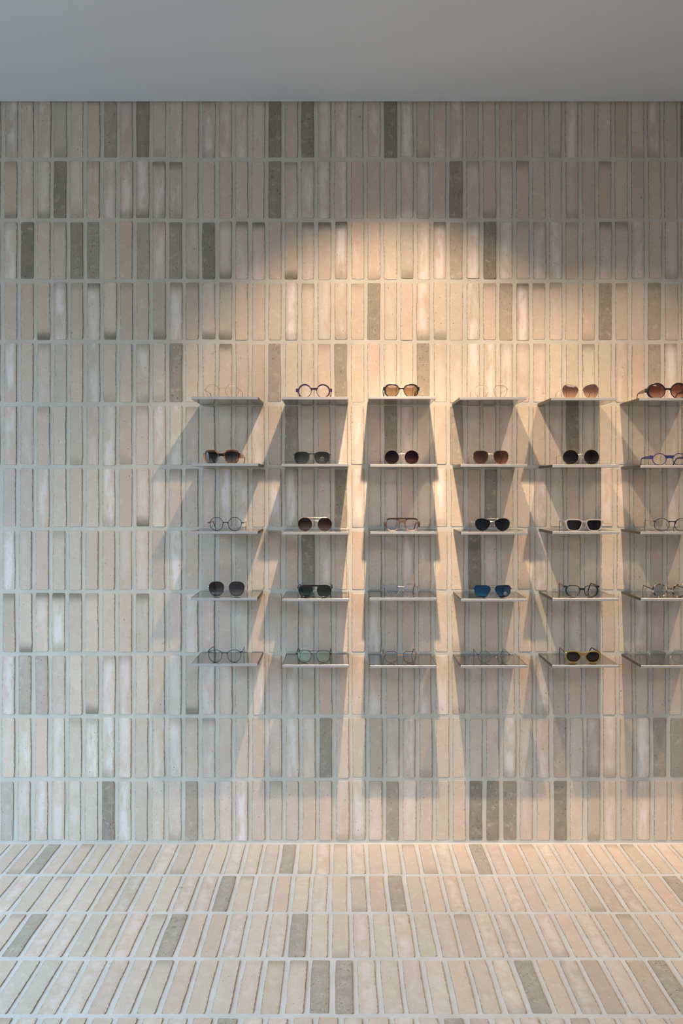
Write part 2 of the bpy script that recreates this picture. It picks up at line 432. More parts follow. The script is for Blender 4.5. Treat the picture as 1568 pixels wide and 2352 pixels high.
BOTS = [{137: .4}, {24: .6, 101: .6, 290: .5, 328: .7, 1127: .5}, {517: .7, 670: .9, 931: .6},
        {102: .95, 248: .9, 365: .7, 478: .8, 517: .8, 974: .6, 1013: .6}, {325: .5}, {}, {325: .95}, {}, {58: .8},
        {210: .8, 438: .8}, {}, {}]
def pick(d, px, tol=17):
    for k, v in d.items():
        if abs(k - px) < tol: return v
    return 0.0

def wall_place(x, z, o): return (x, -o, z)
sv, su_, sf, sc_, sw = [], [], [], [], []
def to_stuff(acc, vs, uvs, fs, col, wr):
    k = len(acc[0]); acc[0].extend(vs); acc[1].extend(uvs); acc[2].extend([tuple(i + k for i in f) for f in fs])
    acc[3].extend([col] * len(vs)); acc[4].extend([wr] * len(vs))
acc = (sv, su_, sf, sc_, sw)
for row in range(12):
    z0, z1 = wz(JY[row + 1]), wz(JY[row])
    if row == 0: z1 = wz(230.0) + 0.02
    pitch = (K40[row] - K0[row]) / 40.0
    for k in range(-27, 70):
        r = random.Random(row * 1000 + k)
        px = K0[row] + k * pitch + r.uniform(-1.0, 1.0)
        x = wx(px)
        if x < XL + 0.03 or x > XR - 0.03: continue
        bw = r.uniform(0.0475, 0.0510); jl = 0.0078
        l = (z1 - z0) - 2 * jl + r.uniform(-0.002, 0.002)
        vs, uvs, fs = brick_mesh(x, (z0 + z1) / 2 + r.uniform(-0.0015, 0.0015), bw, l, r.uniform(0.0013, 0.0030), r, wall_place)
        inside = 0 <= k <= 40
        g = pick(DARK[row], px) if inside else (r.choice([0] * 11 + [.8]))
        base = brick_colour(r)
        base = [v * (1.05 if row > 7 else 1.0) for v in base]
        col = tuple(base[i] * (1 - g) + GREY[i] * g for i in range(3)) + (1.0,)
        tt = pick(TOPS[row], px) if inside else None; tb = pick(BOTS[row], px) if inside else None
        if tt == 0: tt = r.choice([0] * 6 + [.35])
        if tb == 0: tb = r.choice([0] * 6 + [.35])
        wr = wear(r, 0, tt, tb)
        if g > 0.3: wr = (wr[0] * 0.5, wr[1] * 0.5, wr[2] * 0.15, g)
        else: wr = (wr[0], wr[1], wr[2], 0.0)
        if inside and row >= 5: finish_brick('brick', vs, uvs, fs, [col] * len(vs), [wr] * len(vs), wall)
        else: to_stuff(acc, vs, uvs, fs, col, wr)
o = finish_brick('upper_bricks', *acc, wall); o['kind'] = 'stuff'

# --- floor: the same brick laid flat, its joints running away from the wall
fb = MB(); fb.box(XL - 0.2, XR + 0.2, YB - 0.2, 0.0, -0.2, -0.0)
floor = struct('floor', fb, mortar_material('pale_floor_mortar', 1.12, (0.97, 1.0, 1.09)))
FD = [[-1.113, -0.2005, 0.528], [-0.400, 0.196, 1.169], [-0.991, -0.533, -0.1336], [-0.059, 0.006, 0.5397, 0.926], [-0.28, 0.30]]
FO = [-0.2005, -0.400, -0.1336, -0.0589, -0.1]
FDIM = [{}, {0.90: .35, 0.965: .3, 0.08: .2}, {0.62: .2, 0.27: .15, 0.94: .25}, {0.66: .3, 0.74: .3, 0.86: .35}, {}]
def floor_place(x, y, o): return (x, y, o)
acc = ([], [], [], [], [])
for row in range(25):
    y1 = -0.007 - row * 0.2443; y0 = y1 - 0.2443
    if y0 < YB: break
    for k in range(-60, 70):
        r = random.Random(90000 + row * 1000 + k)
        x = FO[row % 5] + k * 0.0654 + r.uniform(-0.0012, 0.0012)
        if x < XL + 0.03 or x > XR - 0.03: continue
        bw = r.uniform(0.0485, 0.052)
        vs, uvs, fs = brick_mesh(x, (y0 + y1) / 2 + r.uniform(-0.0015, 0.0015), bw, 0.2443 - 0.0165 + r.uniform(-0.002, 0.002), r.uniform(0.0013, 0.0024), r, floor_place)
        near = 3.0 + (y0 + y1) / 2
        vis = row <= 4 and abs(x) < (784 + 40) / F * (3.0 + y1)
        g = 0.0
        if row < 5:
            if any(abs(x - q) < 0.03 for q in FD[row]): g = 0.85
            else:
                for q, s_ in FDIM[row].items():
                    if abs(x - q) < 0.03: g = s_
        elif r.random() < 0.07: g = 0.8
        base = [v * 1.02 for v in brick_colour(r)]
        col = tuple(base[i] * (1 - g) + GREY[i] * 1.55 * g for i in range(3)) + (1.0,)
        wr = wear(r, 0, r.choice([0] * 7 + [.35]), r.choice([0] * 7 + [.3]), r.choice([0, 0, .15, .35]))
        if g > 0.3: wr = (0, 0, 0.1, g)
        if vis: finish_brick('brick', vs, uvs, fs, [col] * len(vs), [wr] * len(vs), floor)
        else: to_stuff(acc, vs, uvs, fs, col, wr)
o = finish_brick('floor_bricks', *acc, floor); o['kind'] = 'stuff'

# --- ceiling with a shadow gap along the brick wall
c = MB(); c.box(XL - 0.2, XR + 0.2, YB - 0.2, -0.010, ZC, ZC + 0.12)
ceiling = struct('ceiling', c, M_CEIL)
c = MB(); c.box(XL - 0.2, XR + 0.2, YB - 0.2, 0.25, ZC + 0.14, ZC + 0.2); struct('gap_lining', c, M_DARK, ceiling)
# --- side and rear walls, large windows on the left and to the rear
wl = MB()
wl.box(XL - 0.2, XL, -0.55, 0.0, 0, ZC); wl.box(XL - 0.2, XL, YB, -4.3, 0, ZC)
wl.box(XL - 0.2, XL, -4.3, -0.55, 2.75, ZC); wl.box(XL - 0.2, XL, -4.3, -0.55, 0, 0.12)
struct('wall_left', wl, M_WALL)
wr_ = MB(); wr_.box(XR, XR + 0.2, YB, 0.0, 0, ZC); struct('wall_right', wr_, M_WALL)
wf = MB(); wf.box(XL, XR, YB - 0.2, YB, 0, ZC)
struct('wall_front', wf, M_WALL)
w1 = MB()
for y in (-4.3, -3.08, -1.83, -0.60): w1.box(XL - 0.12, XL - 0.06, y, y + 0.05, 0.12, 2.75)
for z in (0.12, 2.70): w1.box(XL - 0.12, XL - 0.06, -4.3, -0.55, z, z + 0.05)
struct('window_1', w1, M_ALU)

# a dry scrap of leaf on the floor bricks
lf = MB()
pts = [(0, 0), (.004, .002), (.008, .0015), (.011, .004), (.008, .007), (.004, .006), (.001, .004)]
lf.add([(x, y, 0.0045 + 0.0015 * math.sin(i)) for i, (x, y) in enumerate(pts)] + [(x, y, 0.0052 + 0.0015 * math.sin(i)) for i, (x, y) in enumerate(pts)],
       [tuple(range(7))[::-1], tuple(range(7, 14))] + [(i, (i + 1) % 7, 7 + (i + 1) % 7, 7 + i) for i in range(7)])
lo = lf.build('leaf', simple('dark_green_leaf', (0.05, 0.11, 0.06), 0.6)); lo.location = ((410 - 784) / F * 2.65, -0.345, -0.001)
lo['label'] = 'tiny scrap of dark green leaf lying on the brick floor'; lo['category'] = 'leaf'

# ------------------------------------------------------------------ shelves
SD, ST = 0.20, 0.0098                  # depth, thickness
SF = (D - SD) / F                      # metres per pixel at the front edge
FX = [[(439.5, 592.3), (646.5, 799.6), (847.6, 1000.6), (1055.7, 1208.5), (1265.7, 1417.2), (1468.3, 1620.0)],
      [(440.0, 592.9), (647.0, 800.5), (850.0, 1003.5), (1057.6, 1210.8), (1269.0, 1421.6), (1471.0, 1624.0)],
      [(438.6, 591.8), (648.6, 801.5), (850.0, 1003.5), (1059.0, 1212.3), (1269.0, 1421.6), (1471.0, 1624.0)],
      [(438.0, 591.0), (648.6, 801.5), (849.0, 1002.2), (1058.5, 1211.6), (1269.0, 1421.6), (1472.0, 1625.0)],
      [(439.0, 591.5), (648.6, 801.5), (849.5, 1002.2), (1057.6, 1210.8), (1268.0, 1420.5), (1472.0, 1625.0)]]
FY = [[911.0, 911.5, 910.5, 912.0, 913.5, 913.8], [1064.2, 1065.5, 1066.3, 1066.3, 1067.3, 1068.5],
      [1220.3, 1221.8, 1221.3, 1221.8, 1220.9, 1221.3], [1373.2, 1375.2, 1373.5, 1375.6, 1374.0, 1374.2], [1524.5, 1527.0, 1528.2, 1528.5, 1527.4, 1528.0]]
ROWN = ['top row', 'second row', 'middle row', 'fourth row', 'bottom row']
def shelf(rw, cl, what):
    a, b = FX[rw][cl]; x0, x1 = (a - 784) * SF, (b - 784) * SF
    zt = EYE + (HOR - FY[rw][cl]) * SF
    e = empty('display_shelf', ((x0 + x1) / 2, -SD / 2, zt - ST), 'steel wall shelf carrying the ' + what, 'shelf', 'steel display shelves on the brick wall')
    hw = (x1 - x0) / 2; hd = SD / 2
    p = MB(); p.box(-hw + 0.0016, hw - 0.0016, -hd + 0.003, hd - 0.0012, 0.0003, ST, 0.0004); p.build('shelf_plate', M_STEEL, e)
    q = MB(); q.box(-hw, hw, -hd, -hd + 0.003, 0.0, ST + 0.0003, 0.0009); q.build('front_lip', M_LIP, e)['label'] = 'bright front edge'
    for s_ in (-1, 1):
        q = MB(); q.box(min(s_ * hw, s_ * (hw - 0.0016)), max(s_ * hw, s_ * (hw - 0.0016)), -hd + 0.003, hd - 0.0012, 0.0001, ST + 0.0001, 0.0003); q.build('side_lip', M_SIDE, e)['label'] = 'dark bare side edge'
    return zt

# ------------------------------------------------------------------ eyewear
def catmull(P, n):
    out = []; m = len(P); per = n // m + 1
    for i in range(m):
        p0, p1, p2, p3 = P[i - 1], P[i], P[(i + 1) % m], P[(i + 2) % m]
        for k in range(per):
            t = k / per
            out.append(tuple(0.5 * (2 * p1[j] + (p2[j] - p0[j]) * t + (2 * p0[j] - 5 * p1[j] + 4 * p2[j] - p3[j]) * t * t + (3 * p1[j] - p0[j] - 3 * p2[j] + p3[j]) * t ** 3) for j in (0, 1)))
    return out
# outline of the wearer-side-neutral left lens: +x towards the nose, unit half-width and half-height
SH = {
 'round': [(math.cos(2 * PI * k / 12), math.sin(2 * PI * k / 12)) for k in range(12)],
 'panto': [(1, .18), (.88, .66), (.48, .95), (0, 1), (-.50, .94), (-.90, .64), (-1, .16), (-.86, -.40), (-.50, -.86), (0, -1), (.50, -.86), (.84, -.42)],
 'oct': [(1, .1), (.93, .40), (.62, .80), (.30, .98), (-.28, 1), (-.62, .82), (-.95, .42), (-1, .05), (-.90, -.42), (-.55, -.84), (-.2, -1), (.25, -1), (.6, -.82), (.92, -.40)],
 'cat': [(1, .15), (.84, .66), (.40, .95), (-.2, 1), (-.68, .90), (-.96, .52), (-1, .05), (-.88, -.50), (-.48, -.92), (.05, -1), (.50, -.85), (.84, -.42)],
 'butterfly': [(1, .25), (.72, .68), (.30, .88), (-.15, 1), (-.66, .96), (-.92, .62), (-1, .25), (-.93, -.30), (-.62, -.86), (-.2, -1), (.36, -1), (.72, -.55)],
 'hexsq': [(1, .34), (.76, .80), (.42, .98), (-.50, 1), (-.88, .86), (-1, .50), (-1, -.08), (-.86, -.62), (-.55, -.96), (.28, -1), (.56, -.84), (.86, -.16)],
 'square': [(1, .45), (.90, .82), (.55, .97), (-.1, 1), (-.70, .98), (-.95, .80), (-1, .35), (-.92, -.25), (-.68, -.84), (-.25, -1), (.25, -1), (.62, -.84), (.86, -.22)],
 'rsquare': [(1, .25), (.90, .70), (.55, .95), (0, 1), (-.58, .96), (-.92, .70), (-1, .20), (-.95, -.30), (-.65, -.84), (-.2, -1), (.25, -.98), (.62, -.80), (.92, -.25)],
 'aviator': [(1, .34), (.84, .68), (.44, .90), (-.05, 1), (-.52, .96), (-.88, .70), (-1, .25), (-.93, -.22), (-.70, -.65), (-.34, -.93), (.05, -1), (.42, -.84), (.72, -.45), (.94, -.02)],
 'navigator': [(1, .35), (.86, .80), (.60, .98), (-.3, 1), (-.78, .97), (-.97, .72), (-1, .15), (-.90, -.40), (-.60, -.80), (-.1, -.98), (.32, -1), (.62, -.66), (.90, -.02)],
 'flatround': [(1, .15), (.90, .72), (.55, .98), (0, 1), (-.55, .98), (-.88, .72), (-1, .15), (-.88, -.45), (-.50, -.88), (0, -1), (.50, -.88), (.88, -.45)],
}
def outline(shape, w, h): return [(x * w / 2, z * h / 2) for x, z in catmull(SH[shape], 48)]

def offset(P, tf):
    out = []
    n = len(P)
    for i in range(n):
        a, b = P[i - 1], P[(i + 1) % n]
        dx, dz = b[0] - a[0], b[1] - a[1]; L = math.hypot(dx, dz) or 1
        nx, nz = dz / L, -dx / L
        if nx * P[i][0] + nz * P[i][1] < 0: nx, nz = -nx, -nz
        t = tf(nx, nz); out.append((P[i][0] + nx * t, P[i][1] + nz * t))
    return out

def x_at(P, z, side):          # where the outline stands at height z on the nose (+1) or temple (-1) side
    best = None
    for i in range(len(P)):
        (x0, z0), (x1, z1) = P[i - 1], P[i]
        if (z0 - z) * (z1 - z) <= 0 and abs(z1 - z0) > 1e-9:
            x = x0 + (x1 - x0) * (z - z0) / (z1 - z0)
            if x * side > 0 and (best is None or x * side > best * side): best = x
    return best if best is not None else side * max(abs(p[0]) for p in P)

def eyewear(rw, cl, cx, kind, label, spec):
    s = dict(pd=70, w=50, h=46, shape='round', wire=0.0, rim=(2, 2, 2, 2), dep=3.6, fm=None, lm=None, bridge=(8, 4), bm=None, bars=None,
             end=8, el=3.0, eh=3.0, tm=None, th=(4, 3), tt=1.6, tipm=None, tip=0.0, yaw=0.0, setback=0.031, pads=False, padm=None, bend=0.0011, X=None, barm=None, rivets=False, endm=None)
    s.update(spec)
    zt = shelf(rw, cl, label)
    y = -SD + s['setback']
    P = outline(s['shape'], s['w'], s['h'])
    wire = s['wire']
    to, tb_ = (wire * 2,) * 2 if wire else (s['rim'][0], s['rim'][3])
    zc = s['h'] / 2 + (wire * 1.5 if wire else s['rim'][3])
    e = empty(kind, ((cx - 784) / F * (D + y), y, zt + 0.0003), label, 'glasses' if kind == 'eyeglasses' else 'sunglasses', 'eyewear on the steel shelves', s['yaw'])
    hp = s['pd'] / 2; B = s['bend']; MM = 0.001
    def tf(nx, nz):
        t_top, t_out, t_in, t_bot = s['rim']
        a = nx * nx; c_ = nz * nz
        return (t_in if nx > 0 else t_out) * a + (t_top if nz > 0 else t_bot) * c_
    fr = MB()
    for sd in (-1, 1):                       # -1: lens on the left of the picture
        if wire:
            fr.tube([(sd * (hp - x), 0, zc + z) for x, z in P], wire, 6, True, up=Vector((0, 1, 0)))
        else:
            O = offset(P, tf); d = s['dep'] / 2; m = len(P)
            I2 = offset(P, lambda a, b: -0.15)
            def mid(k, f): return (P[k][0] * (1 - f) + O[k][0] * f, P[k][1] * (1 - f) + O[k][1] * f)
            loops = [[(I2[k], -d + 0.5) for k in range(m)], [(mid(k, .18), -d) for k in range(m)], [(mid(k, .78), -d) for k in range(m)],
                     [(O[k], -d + 0.7) for k in range(m)], [(O[k], d - 0.6) for k in range(m)], [(mid(k, .8), d) for k in range(m)], [(I2[k], d) for k in range(m)]]
            vs = []
            for L in loops: vs += [(sd * (hp - q[0]), yy, zc + q[1]) for q, yy in L]
            fs = []
            nl = len(loops)
            for a in range(nl):
                b_ = (a + 1) % nl
                for k in range(m):
                    k2 = (k + 1) % m; f = (a * m + k, a * m + k2, b_ * m + k2, b_ * m + k)
                    fs.append(f if sd > 0 else f[::-1])
            fr.add(vs, fs)
    OUT = offset(P, tf) if not wire else offset(P, lambda a, b: wire)
    # bridge
    bz1, bz0 = s['bridge']
    br = MB()
    if wire:
        zb = zc + bz1
        xn = hp - x_at(P, bz1, 1)
        if s['bridge'][1] is None: rr = wire * 0.9; lift = 0.0
        else: rr = wire * 1.05; lift = bz0
        br.tube([(-xn + (2 * xn) * t, -0.6 * math.sin(PI * t), zb + lift * math.sin(PI * t)) for t in [i / 10 for i in range(11)]], rr, 6)
    else:
        zm = (bz1 + bz0) / 2
        xt = hp - x_at(P, bz1 * 0.96, 1) + (0.15 * s['rim'][2]); xb = hp - x_at(OUT, bz0 - 3.0, 1) + 0.6
        n = 12; d = s['dep'] / 2 * 0.92; vs = []; dip = s.get('dip', 0.7)
        for i in range(n + 1):
            q = -1 + 2 * i / n
            xa = q * xt; xz = q * xb
            top = zc + bz1 - dip * (1 - q * q); bot = zc + bz0 - 4.2 * abs(q) ** 3.0
            vs += [(xz, -d + .4, bot), (xa, -d, top - .5), (xa, -d + .5, top), (xa, d, top), (xz, d, bot)]
        fs = []
        for i in range(n):
            for k in range(5):
                l = (k + 1) % 5; fs.append((i * 5 + k, i * 5 + l, i * 5 + 5 + l, i * 5 + 5 + k))
        fs.append((0, 1, 2, 3, 4)[::-1]); fs.append(tuple(n * 5 + k for k in range(5)))
        br.add(vs, fs)
    tgt = br if s['bm'] else fr
    if not s['bm']: fr.add(br.v, br.f)
    # brow bars: (height over lens centre, half length, radius or (height, depth))
    bb = MB()
    for (bz, hl, r) in (s['bars'] or []):
        pts = [(-hl + 2 * hl * i / 14, -0.5, zc + bz) for i in range(15)]
        if isinstance(r, tuple):
            sec = []
            for i in range(15):
                q = abs(-1 + i / 7.0); hh = r[0] / 2 * (1 - 0.55 * max(0, q - 0.75) / 0.25); drop = -2.5 * max(0, q - 0.72) / 0.28
                sec.append([(-r[1] / 2, -hh + drop), (r[1] / 2, -hh + drop), (r[1] / 2, hh - .4 + drop), (r[1] / 2 - .5, hh + drop), (-r[1] / 2 + .5, hh + drop), (-r[1] / 2, hh - .4 + drop)])
            bb.sweep(pts, sec)
        else: bb.tube(pts, r, 6)
    if bb.v and not s['barm']: fr.add(bb.v, bb.f)
    # end pieces
    ebs = []; ez = zc + s['end']; xo = hp - x_at(OUT, s['end'], -1)       # outer rim, positive
    X = xo + s['el']
    for sd in (-1, 1):
        eb = MB(); ebs.append(eb)
        hh = s['eh'] / 2
        dd = 0.9 if wire else s['dep'] / 2
        xi = xo - (0.4 if wire else 1.2)
        pts = [(sd * xi, 0, ez), (sd * (X - 1.0), 0.2, ez), (sd * X, 1.6, ez), (sd * X, 5.0, ez)]
        k = [1, 1, 1, .9]
        eb.sweep(pts, [[(-dd * q * (1 if j < 2 else .8), -hh * q), (dd * q * .8, -hh * q), (dd * q, -hh * q * .6), (dd * q, hh * q * .6), (dd * q * .8, hh * q), (-dd * q * .8, hh * q), (-dd * q, hh * q * .6), (-dd * q, -hh * q * .6)] for j, q in enumerate(k)])
    if not s['endm']:
        for eb in ebs: fr.add(eb.v, eb.f)
    front = fr.build('frame_front', s['fm'], e, True, B, MM)
    if s['bm']: br.build('bridge', s['bm'], front, True, B, MM)
    if s['endm']:
        for eb in ebs: eb.build('end_piece', s['endm'], front, True, B, MM)
    if bb.v and s['barm']: bb.build('brow_bar', s['barm'], front, True, B, MM)
    if s['rivets']:
        for sd in (-1, 1):
            q = MB(); q.box(sd * (xo + 0.2) - 1.5, sd * (xo + 0.2) + 1.5, -s['dep'] / 2 - 0.5, -s['dep'] / 2 + 0.3, ez - 0.9, ez + 0.9, 0.3)
            q.build('rivet', MET['silver'], front, False, B, MM)['label'] = 'small silver rivet'
    # lenses: two curved faces and an edge
    for sd in (-1, 1):
        q = MB(); vs = []; m = len(P); rings = (1.0, 0.72, 0.4)
        for th in (-0.8, 0.8):
            for f in rings:
                vs += [(sd * (hp - x * f * .997), th - 0.9 * (1 - f * f), zc + z * f * .997) for x, z in P]
            vs.append((sd * hp, th - 0.9, zc))
        blk = len(rings) * m + 1; fs = []
        for t in (0, 1):
            for a in range(len(rings) - 1):
                for k in range(m):
                    k2 = (k + 1) % m
                    f = (t * blk + a * m + k, t * blk + a * m + k2, t * blk + (a + 1) * m + k2, t * blk + (a + 1) * m + k)
                    fs.append(f if (sd > 0) == (t == 0) else f[::-1])
            for k in range(m):
                k2 = (k + 1) % m; f = (t * blk + 2 * m + k, t * blk + 2 * m + k2, t * blk + 3 * m)
                fs.append(f if (sd > 0) == (t == 0) else f[::-1])
        for k in range(m):
            k2 = (k + 1) % m; f = (k, blk + k, blk + k2, k2); fs.append(f if sd > 0 else f[::-1])
        q.add(vs, fs); q.build('lens', s['lm'], e, True, B, MM)
    # temples
    y0 = B * X * X + 4.0
    for sd in (-1, 1):
        base = [(X, y0), (X, y0 + 30), (X - 1.2, y0 + 62), (X - 3, y0 + 88)]
        path = [(sd * x, yy, ez) for x, yy in base]
        ea = ez
        tipz = 1.6
        path += [(sd * (X - 4), y0 + 97, ez - 1.2), (sd * (X - 5), y0 + 104, ez - (ez - tipz) * .24), (sd * (X - 7), y0 + 113, ez - (ez - tipz) * .60), (sd * (X - 9), y0 + 121, tipz)]
        ha, hb = s['th']; hts = [ha, ha * .9 + hb * .1, (ha + hb) / 2 if ha < 10 else hb * 1.2, hb, hb, hb * 1.05, hb * 1.15, hb * .9]
        if ha >= 10: hts = [ha, ha * 0.98, ha * 0.7, hb, hb, hb, hb, hb * .9]
        tt = s['tt'] / 2
        def sec(h_): h_ = h_ / 2; return [(-tt, -h_ * .7), (-tt * .6, -h_), (tt * .6, -h_), (tt, -h_ * .7), (tt, h_ * .7), (tt * .6, h_), (-tt * .6, h_), (-tt, h_ * .7)]
        cut = 4 if s['tipm'] else len(path)
        q = MB(); q.sweep(path[:min(cut + 0, len(path))], [sec(h_) for h_ in hts[:cut]])
        t_ = q.build('temple', s['tm'] or s['fm'], e, True, 0, MM)
        if s['tipm']:
            q = MB(); q.sweep(path[cut - 1:], [sec(max(h_, 2.6) if i else max(h_, 1.8)) for i, h_ in enumerate(hts[cut - 1:])])
            q.build('temple_tip', s['tipm'], t_, True, 0, MM)
    if s['pads']:
        for sd in (-1, 1):
            zp = -2.5; xp = hp - x_at(OUT, zp, 1)
            q = MB()
            n = 10; vs = []
            cx_, cy_, cz_ = sd * (xp - 1.4), 5.0, zc + zp
            for t in (0, 1):
                for k in range(n):
                    a = 2 * PI * k / n
                    vs.append((cx_ + sd * (1.6 * math.sin(a) * .35) - sd * 0.5 * t, cy_ + 2.2 * math.cos(a), cz_ + 5.2 * math.sin(a) * (.8)))
            fs = [tuple(range(n)), tuple(range(n, 2 * n))[::-1]] + [(k, n + k, n + (k + 1) % n, (k + 1) % n) for k in range(n)]
            q.add(vs, fs)
            q.tube([(sd * (xp + .6), .6, cz_ + 2), (sd * (xp - .6), 3.4, cz_ + 3), (sd * (xp - 1.3), 4.6, cz_)], 0.35, 5)
            q.build('nose_pad', s['padm'] or M_PAD, front, True, 0, MM)
    if s.get('sticker'):
        sx, sz, R = s['sticker']
        q = MB()
        def curve_y(x): return B * x * x - 0.8 - 1.0
        ring = [(sx + R * math.cos(a), sz + R * math.sin(a)) for a in [2 * PI * k / 28 for k in range(28)]]
        q.tube([(x, curve_y(x), zc + z) for x, z in ring], 0.2, 5, True, up=Vector((0, 1, 0)))
        q.tube([(sx + R * .78 * math.cos(a), curve_y(sx), zc + sz + R * .2 + R * .6 * math.sin(a)) for a in [PI * k / 12 for k in range(13)]], 0.4, 5, up=Vector((0, 1, 0)))
        q.tube([(sx - R * .5, curve_y(sx), zc + sz), (sx - R * .2, curve_y(sx), zc + sz + R * .2), (sx, curve_y(sx), zc + sz + .1 * R), (sx + R * .2, curve_y(sx), zc + sz + R * .2), (sx + R * .5, curve_y(sx), zc + sz)], 0.4, 5, up=Vector((0, 1, 0)))
        q.tube([(sx - R * .6, curve_y(sx), zc + sz - R * .35), (sx, curve_y(sx), zc + sz - R * .6), (sx + R * .6, curve_y(sx), zc + sz - R * .35)], 0.25, 5, up=Vector((0, 1, 0)))
        q.build('lens_mark', simple('pale_lens_print', (0.40, 0.39, 0.37), 0.6), e, False, 0, MM)['label'] = 'small round pale mark printed on the lens'
    return e

MET = dict(
    gold=simple('pale_gold', (0.80, 0.60, 0.40), 0.25, 1.0), rose=simple('rose_gold', (0.62, 0.40, 0.31), 0.35, 0.85),
    silver=simple('silver_metal', (0.80, 0.79, 0.77), 0.2, 1.0), gun=simple('gunmetal', (0.06, 0.06, 0.065), 0.35, 0.6),
    copper=simple('copper_metal', (0.62, 0.25, 0.13), 0.35, 0.7), brownm=simple('dark_brown_metal', (0.10, 0.05, 0.04), 0.35, 0.5),
    black=simple('glossy_black_acetate', (0.010, 0.010, 0.011), 0.22), blackm=simple('black_metal', (0.02, 0.02, 0.024), 0.35, 0.4),
    navy=simple('navy_acetate', (0.022, 0.020, 0.10), 0.3), purple=simple('deep_purple_acetate', (0.035, 0.014, 0.060), 0.4),
    teal=simple('dark_teal_metal', (0.018, 0.045, 0.070), 0.4, 0.3), green=simple('dark_green_acetate', (0.006, 0.016, 0.012), 0.25),
    mauve=simple('pale_mauve_acetate', (0.28, 0.255, 0.26), 0.5), olive=simple('olive_yellow_acetate', (0.17, 0.115, 0.025), 0.3),
    taupe=simple('taupe_acetate', (0.36, 0.22, 0.16), 0.35), dkbrown=simple('dark_brown_acetate', (0.06, 0.028, 0.018), 0.25),
    blueb=simple('blue_black_metal', (0.020, 0.020, 0.045), 0.35, 0.3), dgreen=simple('green_black_metal', (0.015, 0.026, 0.022), 0.35, 0.3),
    tort=tortoise('amber_tortoise_acetate', [(0.030, 0.012, 0.008), (0.15, 0.045, 0.012), (0.36, 0.13, 0.03)], 42),
    tort2=tortoise('brown_tortoise_acetate', [(0.05, 0.025, 0.015), (0.40, 0.24, 0.14)], 140),
    bw=tortoise('black_and_cream_speckled_acetate', [(0.012, 0.010, 0.010), (0.03, 0.02, 0.02), (0.50, 0.43, 0.32)], 120),
    avi=zramp('layered_brown_acetate', [(0, (0.42, 0.28, 0.22)), (60, (0.03, 0.016, 0.010)), (6, (0.40, 0.26, 0.20)), (11, (0.06, 0.035, 0.03)), (27, (0.045, 0.028, 0.020)), (33, (0.10, 0.065, 0.040)), (41, (0.13, 0.085, 0.050)), (43, (0.025, 0.014, 0.010))]),
)
M_PAD = simple('clear_silicone_pad', (0.70, 0.66, 0.60), 0.25)
LN = dict(
    clear=lens_mat('clear_lens', (.97, .97, .97), (.97, .97, .97), refl=0.0, fk=0.22),
    blue_clear=lens_mat('blue_coated_clear_lens', (.90, .90, .97), (.92, .92, .97), refl=0.03, rcol=(.75, .78, 1)),
    green_clear=lens_mat('green_coated_clear_lens', (.86, .93, .89), (.86, .93, .89), refl=0.09, rcol=(.7, 1, .88)),
    grey_clear=lens_mat('pale_grey_lens', (.86, .88, .87), (.76, .80, .78), refl=0.02, rcol=(.9, 1, .97)),
    brown=lens_mat('brown_lens', (.50, .36, .25), (.36, .24, .16), refl=0.02),
    pinkgrad=lens_mat('purple_to_pink_lens', (.80, .52, .40), (.20, .12, .14), refl=0.04),
    browngrad=lens_mat('brown_gradient_lens', (.66, .42, .32), (.20, .085, .065), refl=0.03),
    greygrad=lens_mat('grey_gradient_lens', (.35, .34, .33), (.02, .02, .022), refl=0.05, rcol=(.8, .9, 1)),
    mirrorgrey=lens_mat('silver_flash_lens', (.20, .19, .175), (.03, .03, .028), refl=0.13, rcol=(.85, .95, 1)),
    purpgrad=lens_mat('purple_black_lens', (.20, .10, .08), (.022, .006, .016), refl=0.03, rcol=(.8, .8, 1)),
    brown2=lens_mat('warm_brown_lens', (.42, .23, .16), (.11, .055, .042), refl=0.04),
    darkgrad=lens_mat('brown_black_lens', (.16, .12, .12), (.018, .010, .010), refl=0.04, rcol=(.8, .8, 1)),
    redbrown=lens_mat('red_brown_lens', (.45, .30, .24), (.045, .012, .010), refl=0.03),
    black=lens_mat('black_lens', (.045, .042, .036), (.020, .020, .020), refl=0.04, rcol=(.6, .75, 1)),
    dgreen=lens_mat('dark_green_lens', (.035, .035, .022), (.020, .022, .014), refl=0.04, rcol=(.7, .8, 1)),
    greyviolet=lens_mat('grey_violet_lens', (.36, .33, .34), (.06, .04, .042), refl=0.07, rcol=(.85, .85, 1)),
    blackgreen=lens_mat('green_black_lens', (.06, .06, .055), (.03, .03, .026), refl=0.07, rcol=(.65, .9, .9)),
    blue=lens_mat('blue_mirror_lens', (.30, .28, .34), (.10, .09, .10), refl=0.30, rcol=(.03, .34, .80)),
    dbrown=lens_mat('dark_brown_lens', (.07, .045, .04), (.022, .016, .018), refl=0.03),
)
E, S_ = 'eyeglasses', 'sunglasses'
m, L = MET, LN
G = eyewear
